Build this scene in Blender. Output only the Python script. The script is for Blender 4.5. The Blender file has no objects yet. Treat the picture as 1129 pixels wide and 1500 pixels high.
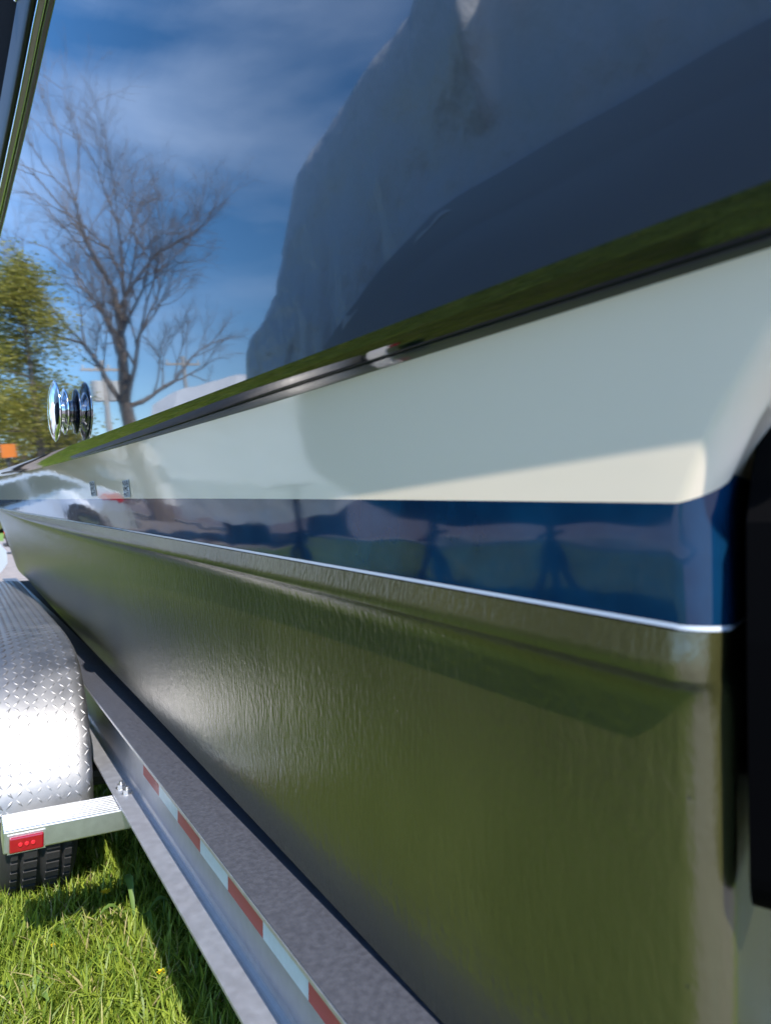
import bpy, bmesh, math, random
import numpy as np
from mathutils import Vector, Matrix, noise as mnoise
random.seed(7); rng = np.random.default_rng(7)
S = bpy.context.scene
COL = S.collection

# ------------------------------------------------------------------ camera
CAMZ = 1.2
YAW = math.radians(30.8); PITCH = math.atan(19/1042.0); F = 1042.0
cd = bpy.data.cameras.new('camera'); cam = bpy.data.objects.new('camera', cd); COL.objects.link(cam)
cam.location = (0, 0, CAMZ); cam.rotation_euler = (math.pi/2 + PITCH, 0, -YAW)
cd.sensor_fit = 'VERTICAL'; cd.sensor_height = 36; cd.lens = 36*F/1500
cd.clip_start = 0.02; cd.clip_end = 2000
cd.dof.use_dof = True; cd.dof.focus_distance = 1.6; cd.dof.aperture_fstop = 5.2
S.camera = cam
# ------------------------------------------------------------------ sky and sun
SUNV = Vector((-0.225, -0.78, 1.0)).normalized()
W = bpy.data.worlds.new('World'); S.world = W; W.use_nodes = True
nt = W.node_tree; N = nt.nodes; L = nt.links
for n in list(N): N.remove(n)
out = N.new('ShaderNodeOutputWorld'); bg = N.new('ShaderNodeBackground')
sky = N.new('ShaderNodeTexSky'); sky.sky_type = 'NISHITA'; sky.sun_disc = False
sky.sun_elevation = math.asin(SUNV.z); sky.sun_rotation = math.atan2(SUNV.x, SUNV.y)
sky.air_density = 1.0; sky.dust_density = 0.1; sky.ozone_density = 4.5
tc = N.new('ShaderNodeTexCoord'); mp = N.new('ShaderNodeMapping'); mp.inputs['Scale'].default_value = (1.0, 1.4, 4.5)
mp.inputs['Rotation'].default_value = (0.15, 0.25, 0.5)
cn = N.new('ShaderNodeTexNoise'); cn.inputs['Scale'].default_value = 1.5; cn.inputs['Detail'].default_value = 7; cn.inputs['Roughness'].default_value = 0.52
cn.inputs['Distortion'].default_value = 0.4
cr = N.new('ShaderNodeMapRange'); cr.inputs['From Min'].default_value = 0.47; cr.inputs['From Max'].default_value = 0.85
cr.inputs['To Max'].default_value = 0.38
mx = N.new('ShaderNodeMix'); mx.data_type = 'RGBA'; mx.inputs['B'].default_value = (7.0, 8.6, 11.5, 1)
L.new(tc.outputs['Generated'], mp.inputs['Vector']); L.new(mp.outputs['Vector'], cn.inputs['Vector'])
L.new(cn.outputs['Fac'], cr.inputs['Value']); L.new(cr.outputs['Result'], mx.inputs['Factor'])
hs = N.new('ShaderNodeHueSaturation'); hs.inputs['Saturation'].default_value = 1.22; L.new(sky.outputs['Color'], hs.inputs['Color']); L.new(hs.outputs['Color'], mx.inputs['A']); L.new(mx.outputs['Result'], bg.inputs['Color'])
bg.inputs['Strength'].default_value = 0.15; L.new(bg.outputs['Background'], out.inputs['Surface'])
sl = bpy.data.lights.new('sun', 'SUN'); sl.energy = 3.6; sl.angle = math.radians(0.53); sl.color = (1, 0.95, 0.87)
so = bpy.data.objects.new('sun', sl); COL.objects.link(so); so.rotation_euler = SUNV.to_track_quat('Z', 'Y').to_euler()
S.view_settings.view_transform = 'Standard'; S.view_settings.look = 'None'; S.view_settings.exposure = 1.3; S.view_settings.gamma = 1
S.render.engine = 'CYCLES'
try:
    S.cycles.max_bounces = 8; S.cycles.glossy_bounces = 5; S.cycles.diffuse_bounces = 3
except Exception: pass

# ------------------------------------------------------------------ survey helpers: where a sight line meets a plane (used once to take measurements of the place)
def ray(px, py):
    x = (px-564.5)/F; u = -(py-750)/F
    f = np.array([math.sin(YAW)*math.cos(PITCH), math.cos(YAW)*math.cos(PITCH), math.sin(PITCH)])
    r = np.array([math.cos(YAW), -math.sin(YAW), 0]); up = np.cross(r, f)
    return f + x*r + u*up
CP = np.array([0, 0, CAMZ])
UPC = 0.427
PL_UP = (np.array([1, .068, .062]), UPC + .062*1.45)
PL_LIP = (np.array([1, .055, .03]), .464+.03*1.2)
PL_WALL = (np.array([1, .055, 0]), .475)
PL_WB = (np.array([1, .02, 0]), .462)
def hit(px, py, pl):
    n, c = pl; d = ray(px, py); t = (c-CP@n)/(d@n); return CP+t*d
AY = [0, 1.05, 1.37, 1.9, 2.3, 2.8, 4.8, 6, 9.5]; AV = [.06, .06, .09, .13, .17, .21, .25, .25, .2]
def aY(Y): return float(np.interp(Y, AY, AV))
def hitLO(px, py):
    a = .06
    for _ in range(12):
        p = hit(px, py, (np.array([1, .055, a]), .47+a*1.2)); a = aY(p[1])
    return p
def refl(px, py, pl):
    p = hit(px, py, pl); n = pl[0]/np.linalg.norm(pl[0]); d = ray(px, py); return p, d-2*(d@n)*n
def rx(px, py, X, pl=PL_UP):
    p, r = refl(px, py, pl); return p+(X-p[0])/r[0]*r
def rd(px, py, D, pl=PL_UP):
    p, r = refl(px, py, pl); return p+D/np.hypot(r[0], r[1])*r

# ------------------------------------------------------------------ object helpers
def mesh(name, V, Fc, mats, parent=None, smooth=False, mi=None, loc=None):
    me = bpy.data.meshes.new(name); me.from_pydata([tuple(map(float, v)) for v in V], [], [tuple(f) for f in Fc]); me.update()
    if not isinstance(mats, (list, tuple)): mats = [mats]
    for m in mats: me.materials.append(m)
    if mi is not None: me.polygons.foreach_set('material_index', mi)
    if smooth: me.polygons.foreach_set('use_smooth', [True]*len(me.polygons))
    o = bpy.data.objects.new(name, me); COL.objects.link(o)
    if parent is not None: o.parent = parent
    if loc is not None: o.location = loc
    return o
def bmo(name, bm, mat, parent=None, smooth=False, loc=None, bevel=0, seg=2):
    if bevel:
        bmesh.ops.bevel(bm, geom=[e for e in bm.edges], offset=bevel, segments=seg, affect='EDGES', profile=.5)
    bmesh.ops.recalc_face_normals(bm, faces=bm.faces)
    me = bpy.data.meshes.new(name); bm.to_mesh(me); bm.free(); me.materials.append(mat)
    if smooth: me.polygons.foreach_set('use_smooth', [True]*len(me.polygons))
    o = bpy.data.objects.new(name, me); COL.objects.link(o)
    if parent is not None: o.parent = parent
    if loc is not None: o.location = loc
    return o
def box(bm, x0, x1, y0, y1, z0, z1, M=None):
    r = bmesh.ops.create_cube(bm, size=1)
    m = Matrix.Translation(((x0+x1)/2, (y0+y1)/2, (z0+z1)/2)) @ Matrix.Diagonal((x1-x0, y1-y0, z1-z0, 1))
    if M is not None: m = M @ m
    bmesh.ops.transform(bm, matrix=m, verts=r['verts'])
def cyl(bm, p0, p1, r0, r1=None, n=12):
    if r1 is None: r1 = r0
    p0 = Vector(p0); p1 = Vector(p1); d = p1-p0
    m = Matrix.Translation((p0+p1)/2) @ d.to_track_quat('Z', 'Y').to_matrix().to_4x4()
    bmesh.ops.create_cone(bm, cap_ends=True, segments=n, radius1=r0, radius2=r1, depth=d.length, matrix=m)
def lathe(prof, n=32):
    V = []; Fc = []
    for (r, h) in prof:
        for k in range(n):
            a = 2*math.pi*k/n; V.append((h, r*math.cos(a), r*math.sin(a)))
    for i in range(len(prof)-1):
        for k in range(n):
            Fc.append((i*n+k, i*n+(k+1) % n, (i+1)*n+(k+1) % n, (i+1)*n+k))
    return V, Fc
def empty(name, label, cat, loc=(0, 0, 0), rz=0, group=None):
    o = bpy.data.objects.new(name, None); COL.objects.link(o); o.location = loc; o.rotation_euler = (0, 0, rz)
    o['label'] = label; o['category'] = cat; o.empty_display_size = .2
    if group: o['group'] = group
    return o
def tag(o, label=None, cat=None, kind=None, group=None):
    if label: o['label'] = label
    if cat: o['category'] = cat
    if kind: o['kind'] = kind
    if group: o['group'] = group
    return o
def dup(root, loc, rz=0, label=None):
    r = root.copy(); COL.objects.link(r); r.location = loc; r.rotation_euler = (0, 0, rz)
    if label: r['label'] = label
    for ch in list(root.children):
        c = ch.copy(); COL.objects.link(c); c.parent = r
        for g in ch.children:
            d = g.copy(); COL.objects.link(d); d.parent = c
    return r

# ------------------------------------------------------------------ materials
def mat(name, col=(.5, .5, .5), rough=.5, metal=0, ior=1.5, coat=0, coatr=.03, var=0, vscale=8, bump=0, bscale=40, bstretch=(1, 1, 1),
        bdist=.002, col2=None, spec=None, bdetail=4, rvar=0):
    m = bpy.data.materials.new(name); m.use_nodes = True; t = m.node_tree; b = t.nodes['Principled BSDF']
    b.inputs['Base Color'].default_value = (*col, 1); b.inputs['Roughness'].default_value = rough; b.inputs['Metallic'].default_value = metal
    b.inputs['IOR'].default_value = ior; b.inputs['Coat Weight'].default_value = coat; b.inputs['Coat Roughness'].default_value = coatr
    if spec is not None: b.inputs['Specular IOR Level'].default_value = spec
    c = t.nodes.new('ShaderNodeTexCoord')
    if var or col2 or rvar:
        n = t.nodes.new('ShaderNodeTexNoise'); n.inputs['Scale'].default_value = vscale; n.inputs['Detail'].default_value = 6
        t.links.new(c.outputs['Object'], n.inputs['Vector'])
        if var or col2:
            r = t.nodes.new('ShaderNodeValToRGB'); r.color_ramp.elements[0].position = .3; r.color_ramp.elements[1].position = .7
            c2 = col2 if col2 else tuple(min(1, x*(1+var)) for x in col); c1 = col if col2 else tuple(x*(1-var) for x in col)
            r.color_ramp.elements[0].color = (*c1, 1); r.color_ramp.elements[1].color = (*c2, 1)
            t.links.new(n.outputs['Fac'], r.inputs['Fac']); t.links.new(r.outputs['Color'], b.inputs['Base Color'])
        if rvar:
            q = t.nodes.new('ShaderNodeMapRange'); q.inputs['To Min'].default_value = max(0, rough-rvar); q.inputs['To Max'].default_value = rough+rvar
            q.inputs['From Min'].default_value = .3; q.inputs['From Max'].default_value = .7
            t.links.new(n.outputs['Fac'], q.inputs['Value']); t.links.new(q.outputs['Result'], b.inputs['Roughness'])
    if bump:
        mp = t.nodes.new('ShaderNodeMapping'); mp.inputs['Scale'].default_value = bstretch
        n = t.nodes.new('ShaderNodeTexNoise'); n.inputs['Scale'].default_value = bscale; n.inputs['Detail'].default_value = bdetail
        bp = t.nodes.new('ShaderNodeBump'); bp.inputs['Strength'].default_value = bump; bp.inputs['Distance'].default_value = bdist
        t.links.new(c.outputs['Object'], mp.inputs['Vector']); t.links.new(mp.outputs['Vector'], n.inputs['Vector'])
        t.links.new(n.outputs['Fac'], bp.inputs['Height']); t.links.new(bp.outputs['Normal'], b.inputs['Normal'])
        if coat: t.links.new(bp.outputs['Normal'], b.inputs['Coat Normal'])
    return m
M = {}
M['navy'] = mat('navy_gelcoat', (.003, .0045, .010), .03, ior=2.2, bump=.5, bscale=5, bstretch=(1, 1.0, 3), bdist=.00022, bdetail=2)
M['navy2'] = mat('navy_moulding', (.003, .006, .012), .04, ior=1.72, bump=.4, bscale=6, bdist=.0002, bdetail=2)
M['white'] = mat('white_gelcoat', (.85, .715, .55), .06, ior=1.5, bump=.5, bscale=9, bstretch=(1, 1, 3), bdist=.0006, bdetail=1)
M['blue'] = mat('blue_bootstripe', (.002, .010, .034), .05, ior=1.6, bump=.5, bscale=9, bstretch=(1, 1, 3), bdist=.0006, bdetail=1, col2=(.003, .034, .085), vscale=11)
M['pindim'] = mat('dull_pinstripe', (.16, .18, .20), .5)
M['pin'] = mat('pinstripe', (.62, .68, .75), .25)
# antifouling paint: brushed, satin, speckled
def antifoul():
    m = bpy.data.materials.new('antifouling_paint'); m.use_nodes = True; t = m.node_tree; b = t.nodes['Principled BSDF']
    b.inputs['Roughness'].default_value = .24; b.inputs["IOR"].default_value = 1.85
    c = t.nodes.new('ShaderNodeTexCoord')
    def noise(scale, st, det=4, rough=.5):
        mp = t.nodes.new('ShaderNodeMapping'); mp.inputs['Scale'].default_value = st
        n = t.nodes.new('ShaderNodeTexNoise'); n.inputs['Scale'].default_value = scale; n.inputs['Detail'].default_value = det; n.inputs['Roughness'].default_value = rough
        t.links.new(c.outputs['Object'], mp.inputs['Vector']); t.links.new(mp.outputs['Vector'], n.inputs['Vector']); return n
    big = noise(4, (1, 1, .6)); r = t.nodes.new('ShaderNodeValToRGB')
    r.color_ramp.elements[0].position = .35; r.color_ramp.elements[1].position = .7
    r.color_ramp.elements[0].color = (.029, .029, .010, 1); r.color_ramp.elements[1].color = (.050, .049, .017, 1)
    t.links.new(big.outputs['Fac'], r.inputs['Fac'])
    # sparse specks of pale grit and dark pits
    v = t.nodes.new('ShaderNodeTexVoronoi'); v.inputs['Scale'].default_value = 55; t.links.new(c.outputs['Object'], v.inputs['Vector'])
    lt = t.nodes.new('ShaderNodeMath'); lt.operation = 'LESS_THAN'; lt.inputs[1].default_value = .075
    t.links.new(v.outputs['Distance'], lt.inputs[0])
    sel = t.nodes.new('ShaderNodeSeparateColor'); t.links.new(v.outputs['Color'], sel.inputs['Color'])
    g = t.nodes.new('ShaderNodeMath'); g.operation = 'GREATER_THAN'; g.inputs[1].default_value = .88; t.links.new(sel.outputs['Red'], g.inputs[0])
    mu = t.nodes.new('ShaderNodeMath'); mu.operation = 'MULTIPLY'; t.links.new(lt.outputs[0], mu.inputs[0]); t.links.new(g.outputs[0], mu.inputs[1])
    mx = t.nodes.new('ShaderNodeMix'); mx.data_type = 'RGBA'; mx.inputs['B'].default_value = (.008, .008, .007, 1)
    t.links.new(mu.outputs[0], mx.inputs['Factor']); t.links.new(r.outputs['Color'], mx.inputs['A']); t.links.new(mx.outputs['Result'], b.inputs['Base Color'])
    n1 = noise(120, (1, 1, .26), 5, .6); n2 = noise(110, (1, 1, .7), 5); n3 = noise(16, (1, 1, .8), 3)
    a1 = t.nodes.new('ShaderNodeMath'); a1.operation = 'MULTIPLY_ADD'; a1.inputs[1].default_value = .9
    t.links.new(n2.outputs['Fac'], a1.inputs[0]); t.links.new(n1.outputs['Fac'], a1.inputs[2])
    a2 = t.nodes.new('ShaderNodeMath'); a2.operation = 'MULTIPLY_ADD'; a2.inputs[1].default_value = 1.0
    t.links.new(n3.outputs['Fac'], a2.inputs[0]); t.links.new(a1.outputs[0], a2.inputs[2])
    a3 = t.nodes.new('ShaderNodeMath'); a3.operation = 'MULTIPLY_ADD'; a3.inputs[1].default_value = .6
    t.links.new(mu.outputs[0], a3.inputs[0]); t.links.new(a2.outputs[0], a3.inputs[2])
    bp = t.nodes.new('ShaderNodeBump'); bp.inputs['Strength'].default_value = .6; bp.inputs['Distance'].default_value = .0016
    t.links.new(a3.outputs[0], bp.inputs['Height']); t.links.new(bp.outputs['Normal'], b.inputs['Normal'])
    return m
M['anti'] = antifoul()
M['chrome'] = mat('polished_steel', (.85, .86, .88), .05, metal=1)
M['railg'] = mat('grey_rail_vinyl', (.46, .38, .38), .4)
M['rubber'] = mat('black_rubber', (.012, .012, .014), .45, bump=.3, bscale=120)
M['black'] = mat('black_plastic', (.0006, .0006, .0009), .6, spec=.03)
M['alu'] = mat('dull_aluminium', (.46, .46, .49), .5, metal=.8, var=.07, vscale=45, bump=.2, bscale=400, bdist=.0004, rvar=.04)
M['flange_shade'] = mat('shaded_flange_grey', (.048, .050, .062), .5, metal=0, var=.18, vscale=110, bump=.5, bscale=520, bdist=.0006, rvar=.08)  # dark tone stands for shade on the beam's top flange
M['alu_b'] = mat('bright_aluminium', (.80, .80, .80), .38, metal=1, var=.08, vscale=40, bump=.2, bscale=220, bstretch=(.1, 1, 1), bdist=.0005)
M['plate'] = mat('diamond_plate', (.31, .305, .31), .50, metal=1, var=.08, vscale=12, bump=.3, bscale=60, bdist=.0006, rvar=.06)
M['red'] = mat('red_reflector', (.42, .03, .025), .35)
M['tapew'] = mat('white_reflector', (.60, .68, .70), .35, var=.06, vscale=60)
M['lens'] = mat('red_lens', (.24, .004, .012), .08, coat=1)
M['lens2'] = mat('led_red', (.55, .02, .03), .2)
M['steel'] = mat('zinc_bolt', (.6, .58, .55), .35, metal=1)
M['tyre'] = mat('tyre_rubber', (.022, .021, .021), .75, bump=.3, bscale=80, var=.2)
M['rim'] = mat('alloy_rim', (.7, .7, .72), .25, metal=1)
M['canvas'] = mat('dark_canvas', (.006, .006, .008), .9, spec=.1)
M['wrapb'] = mat('navy_shrinkwrap', (.80, .80, .82), .22, ior=1.5, bump=.9, bscale=2.6, bstretch=(1, 1, .7), bdist=.09, bdetail=7)
M['wrapw'] = mat('white_shrinkwrap', (.75, .77, .80), .3, bump=.7, bscale=3, bdist=.05)
M['hull2'] = mat('dark_hull', (.50, .52, .56), .2)
M['hull2b'] = mat('hull_bottom_dark', (.02, .025, .045), .5)
M['bark'] = mat('bark', (.17, .135, .11), .9, var=.3, vscale=14, bump=.8, bscale=30, bdist=.02)
M['twig'] = mat('twig_bark', (.20, .16, .135), .9)
M['stand'] = mat('painted_steel', (.05, .05, .055), .5)
M['glass'] = mat('car_glass', (.01, .013, .014), .03, ior=1.5)
M['silver'] = mat('silver_paint', (.62, .64, .68), .28, metal=.55, coat=1)
M['blackp'] = mat('black_paint', (.01, .01, .012), .1, coat=1)
M['tail'] = mat('tail_lamp', (.5, .01, .01), .1, coat=1)
M['trimd'] = mat('dark_trim', (.03, .03, .032), .6)
M['orange'] = mat('orange_paint', (.75, .20, .02), .5)
M['wallw'] = mat('white_siding', (.70, .69, .66), .7)
M['wallg'] = mat('grey_siding', (.38, .38, .37), .7)
M['roof'] = mat('shingle_roof', (.12, .12, .13), .85, var=.3, vscale=20)
M['concrete'] = mat('pole_concrete', (.50, .47, .44), .8, var=.1, vscale=5)
M['metalg'] = mat('grey_metal', (.55, .56, .57), .4)
M['earth'] = None

def leafmat(name, c1, c2, trans=.35, scale=6, rough=.5):
    m = bpy.data.materials.new(name); m.use_nodes = True; t = m.node_tree; b = t.nodes['Principled BSDF']; o = t.nodes['Material Output']
    g = t.nodes.new('ShaderNodeNewGeometry'); r = t.nodes.new('ShaderNodeValToRGB')
    r.color_ramp.elements[0].color = (*c1, 1); r.color_ramp.elements[1].color = (*c2, 1)
    t.links.new(g.outputs['Random Per Island'], r.inputs['Fac']); t.links.new(r.outputs['Color'], b.inputs['Base Color'])
    b.inputs['Roughness'].default_value = rough
    tr = t.nodes.new('ShaderNodeBsdfTranslucent'); mxs = t.nodes.new('ShaderNodeMixShader'); mxs.inputs['Fac'].default_value = trans
    t.links.new(r.outputs['Color'], tr.inputs['Color']); t.links.new(b.outputs[0], mxs.inputs[1]); t.links.new(tr.outputs[0], mxs.inputs[2]); t.links.new(mxs.outputs[0], o.inputs['Surface'])
    return m
def straw(m):
    r = [n for n in m.node_tree.nodes if n.type == 'VALTORGB'][0].color_ramp
    r.elements[1].position = .93; e = r.elements.new(.97); e.color = (.50, .42, .20, 1); return m
M['grass'] = straw(leafmat('grass_blades', (.10, .175, .015), (.37, .45, .055), .5))
M['weed'] = leafmat('weed_leaf', (.09, .17, .03), (.14, .22, .05), .3)
M['cedar'] = leafmat('cedar_foliage', (.17, .18, .02), (.52, .46, .09), .5)
M['bush'] = leafmat('brown_bush', (.16, .12, .06), (.26, .20, .12), .3)
M['yellow'] = mat('dandelion_yellow', (.90, .62, .015), .8)
M['buds'] = leafmat('far_foliage', (.07, .085, .03), (.16, .13, .07), .25)

def groundmat():
    m = bpy.data.materials.new('turf_soil'); m.use_nodes = True; t = m.node_tree; b = t.nodes['Principled BSDF']
    c = t.nodes.new('ShaderNodeTexCoord'); n = t.nodes.new('ShaderNodeTexNoise'); n.inputs['Scale'].default_value = 3.0; n.inputs['Detail'].default_value = 12; n.inputs['Roughness'].default_value = .7
    t.links.new(c.outputs['Object'], n.inputs['Vector']); r = t.nodes.new('ShaderNodeValToRGB')
    e = r.color_ramp.elements; e[0].position = .3; e[0].color = (.08, .14, .02, 1); e[1].position = .7; e[1].color = (.17, .27, .035, 1)
    t.links.new(n.outputs['Fac'], r.inputs['Fac']); t.links.new(r.outputs['Color'], b.inputs['Base Color']); b.inputs['Roughness'].default_value = .9
    n2 = t.nodes.new('ShaderNodeTexNoise'); n2.inputs['Scale'].default_value = 60; n2.inputs['Detail'].default_value = 5; t.links.new(c.outputs['Object'], n2.inputs['Vector'])
    bp = t.nodes.new('ShaderNodeBump'); bp.inputs['Distance'].default_value = .03; t.links.new(n2.outputs['Fac'], bp.inputs['Height']); t.links.new(bp.outputs['Normal'], b.inputs['Normal'])
    return m
M['earth'] = groundmat()
M['asphalt'] = mat('asphalt', (.215, .18, .178), .85, var=.2, vscale=1.5, bump=.5, bscale=120, bdist=.01)
M['gravel'] = mat('pale_gravel', (.24, .205, .185), .9, var=.25, vscale=4, bump=.6, bscale=60, bdist=.02)

# ------------------------------------------------------------------ ground
def sheet(name, x0, x1, y0, y1, z, m):
    return tag(mesh(name, [(x0, y0, z), (x1, y0, z), (x1, y1, z), (x0, y1, z)], [(0, 1, 2, 3)], m), kind='structure')
sheet('ground', -900, 900, -900, 900, -.012, M['earth'])
sheet('lawn', -7.2, 8, -.35, 13, 0, M['earth'])
rd1 = sheet('road', -24, -7.2, -200, 400, -.004, M['asphalt'])
sheet('car_park', -7.2, 60, 13, 60, -.004, M['gravel'])
sheet('yard', -7.2, 60, -60, -.35, -.004, M['asphalt'])
bm = bmesh.new(); box(bm, -7.32, -7.2, -60, 60, -.02, .09); tag(bmo('kerb', bm, M['concrete']), kind='structure')

# ------------------------------------------------------------------ the boat hull
YS = 9.5
def Xb(Y): return .47-.055*Y + (.089*(Y-5)**2 if Y > 5 else 0)
def line(fn, pts):
    P = sorted([tuple(fn(*q)) for q in pts], key=lambda p: p[1]); return P
def zfun(P, deg=2, slope_end=.06):
    Y = np.array([p[1] for p in P]); Z = np.array([p[2] for p in P]); co = np.polyfit(Y, Z, deg); y1 = Y.max(); y0 = Y.min()
    def f(y):
        yy = min(max(y, y0-.05), y1); z = np.polyval(co, yy)
        return float(z+(slope_end*(y-y1) if y > y1 else 0))
    return f
P_L = line(hitLO, [(0, 698), (85, 678), (132, 668), (180, 655), (230, 640), (333, 603), (440, 578), (540, 549), (720, 497), (937, 421), (1129, 358)])
P_U = line(lambda a, b: hit(a, b, PL_UP), [(0, 689), (74, 664), (128, 642), (180, 625), (333, 566), (540, 490), (720, 421), (937, 334), (1129, 263)])
P_B = line(hitLO, [(0, 732), (100, 731), (300, 730.5), (500, 731.5), (780, 733.5), (1000, 738)])
P_P = line(hitLO, [(0, 744), (49, 753), (128, 765.5), (240, 785), (300, 795), (521, 835), (800, 876), (978, 914)])
P_C = line(lambda a, b: hit(a, b, PL_LIP), [(0, 748), (72, 771), (162, 797), (240, 813), (300, 826), (521, 877), (698, 922), (800, 948), (962, 1005)])
P_W = line(lambda a, b: hit(a, b, PL_WB), [(0, 787), (11, 808), (28, 831), (68, 880), (110, 930), (167, 987), (213, 1033), (360, 1190), (413, 1256), (548, 1394), (640, 1500)])
P_R = line(lambda a, b: hit(a, b, PL_UP), [(69, 0), (43, 128), (26, 205), (-6, 345)]); print('rail', [tuple(round(float(c), 2) for c in q) for q in P_R])
zL = zfun(P_L, 3); zU = zfun(P_U, 3); zB = zfun(P_B, 3); zP = zfun(P_P, 3, .07); zC = zfun(P_C, 3, .08); zW = zfun(P_W, 3, .13)
def zR(y): return float(np.interp(y, [0]+[q[1] for q in P_R]+[9.5], [P_R[0][2]+.03]+[q[2] for q in P_R]+[P_R[-1][2]+.2]))
# a plan row: transom -> rounded corner -> side -> bow
SIDE = list(np.concatenate([np.linspace(0, 1, 40)**1.3*4.9, np.linspace(5.0, 9.5, 24)-.3]))
def row(offf, zf, R=.027, lift=0):
    """offf(Y,z): how far outboard of the base plan; returns points"""
    z0 = zf(.33); Yc = float(np.interp(z0, [1.21, 1.27, 1.375, 1.425, 2.8], [.345, .315, .24, .13, -.30]))
    x0 = Xb(Yc)-offf(Yc, z0)
    d0 = Vector((.055, -1)).normalized(); nrm = Vector((-d0.y, d0.x))      # centre lies to the right of travel aft = +X
    cx, cy = x0+R*nrm.x, Yc+R*nrm.y
    a0 = math.atan2(-nrm.y, -nrm.x); turn = math.radians(114); arc = []
    for k in range(1, 13):
        a = a0+turn*k/12; arc.append((cx+R*math.cos(a), cy+R*math.sin(a)))
    ex, ey = arc[-1]; dx, dy = .905, .425
    tr = [(ex+dx*s, ey+dy*s) for s in (.06, .14, .24)]; lx, ly = tr[-1]
    tr += [(lx+.05, ly+.01), (1.1, ly+.015), (1.75, ly+.015)]
    pts = [(x, y, z0+lift) for x, y in reversed(tr)]+[(x, y, z0+lift*((12-k)/12.)**1.5) for k, (x, y) in enumerate(reversed(arc))]
    for s in SIDE:
        Y = Yc + s*(YS-Yc)/(9.2); z = zf(Y); x = Xb(Y)-offf(Y, z)
        if Y > 5: x = min(x + (offf(Y, z))*min(1, (Y-5)/4.5), 1.75)
        pts.append((x, Y, z))
    return pts
def loft(rows): 
    n = len(rows[0]); V = [p for r in rows for p in r]; Fc = []
    for i in range(len(rows)-1):
        for k in range(n-1): Fc.append((i*n+k, i*n+k+1, (i+1)*n+k+1, (i+1)*n+k))
    return V, Fc
def lerpf(f, g, t): return lambda *a: f(*a)*(1-t)+g(*a)*t
offLO = lambda Y, z: (z-1.2)*aY(Y)
offUP = lambda Y, z: .47-UPC+.062*(z-1.45)+.013*min(Y, 5)
offLIP = lambda Y, z: .004+.16*max(0, min(zP(Y)-z, .07))
offWALL = lambda Y, z: -.005
boat = empty('motor_boat', 'large navy and white motor boat on the aluminium trailer, dark bottom paint, blue waterline stripe', 'boat', (1.75, 5, .45))
BM = Vector((1.75, 5, .45))
def hpart(name, rows, m, smooth=True, label=None):
    V, Fc = loft(rows); V = [Vector(v)-BM for v in V]
    o = mesh(name, V, Fc, m, boat, smooth)
    if label: o['label'] = label
    q = o.copy(); COL.objects.link(q); q.parent = boat; q.scale = (-1, 1, 1)
    return o
# upper navy topside
hpart('navy_topside', [row(offUP, lerpf(zU, zR, t)) for t in np.linspace(0, 1, 14)], M['navy'])
# half-round navy moulding under it
rows = []
for k in range(11):
    t = k/10; th = math.radians(30+34*t)
    # arc from upper edge (t=0) to the lower edge (t=1)
    A0, A1 = math.radians(30), math.radians(64)
    w = (math.cos(A0)-math.cos(th))/(math.cos(A0)-math.cos(A1)); h = (math.sin(th)-math.sin(A0))/(math.sin(A1)-math.sin(A0))
    def of(Y, z, w=w): return (1-w)*offUP(Y, zU(Y)) + w*offLO(Y, zL(Y))
    rows.append(row(of, lerpf(zU, zL, h)))
hpart('hull_moulding', rows, M['navy2'])
hpart('white_band', [row(offLO, lerpf(zL, zB, t), lift=.022*t) for t in np.linspace(0, 1, 8)], M['white'])
hpart('boot_stripe', [row(offLO, lerpf(zB, zP, t), lift=.022*(1-t)) for t in np.linspace(0, 1, 6)], M['blue'])
zP2 = lambda y: zP(y)-.0037
hpart('pinstripe', [row(lambda Y, z: offLO(Y, z)+.0016, zP), row(lambda Y, z: offLO(Y, z)+.0016, zP2)], M['pin'])
zC2 = lambda y: zC(y)-.010
lip = [row(lambda Y, z: offLIP(Y, z)+.0004, zP2), row(offLIP, lerpf(zP2, zC, .5)), row(offLIP, lerpf(zP2, zC, .9))]
for w, h in ((.15, .15), (.5, .45), (.85, .8)):
    lip.append(row(lambda Y, z, w=w: (1-w)*offLIP(Y, z)+w*(offWALL(Y, z)+.002), lambda y, h=h: zC(y)+(1-h)*.004-.010*h))
offWB = lambda Y, z: .008-.035*min(Y, 5)
ws = [row(lambda Y, z, q=q, t=t: offWALL(Y, z)*(1-t)+offWB(Y, z)*t+q, lambda y, t=t: zC2(y)*(1-t)+zW(y)*t) for t, q in ((0.02, .0015), (.04, .0), (.15, 0), (.3, 0), (.45, 0), (.6, 0), (.8, 0), (.985, 0), (1, -.004))]
hpart('bottom_paint', lip+ws, M['anti'])
keel = []
def zK(y): return float(np.interp(y, [0, 6, 8, 9.6], [.50, .52, .9, 2.3]))
for t in (0, .25, .6, 1):
    r0 = row(lambda Y, z: offWB(Y, z)-.004, zW); keel.append([(x*(1-t)+1.75*t, y, z*(1-t)+min(zK(y), z+.4 if y > 8 else 9)*t) for x, y, z in r0])
hpart('hull_bottom', keel, M['anti'])
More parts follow.
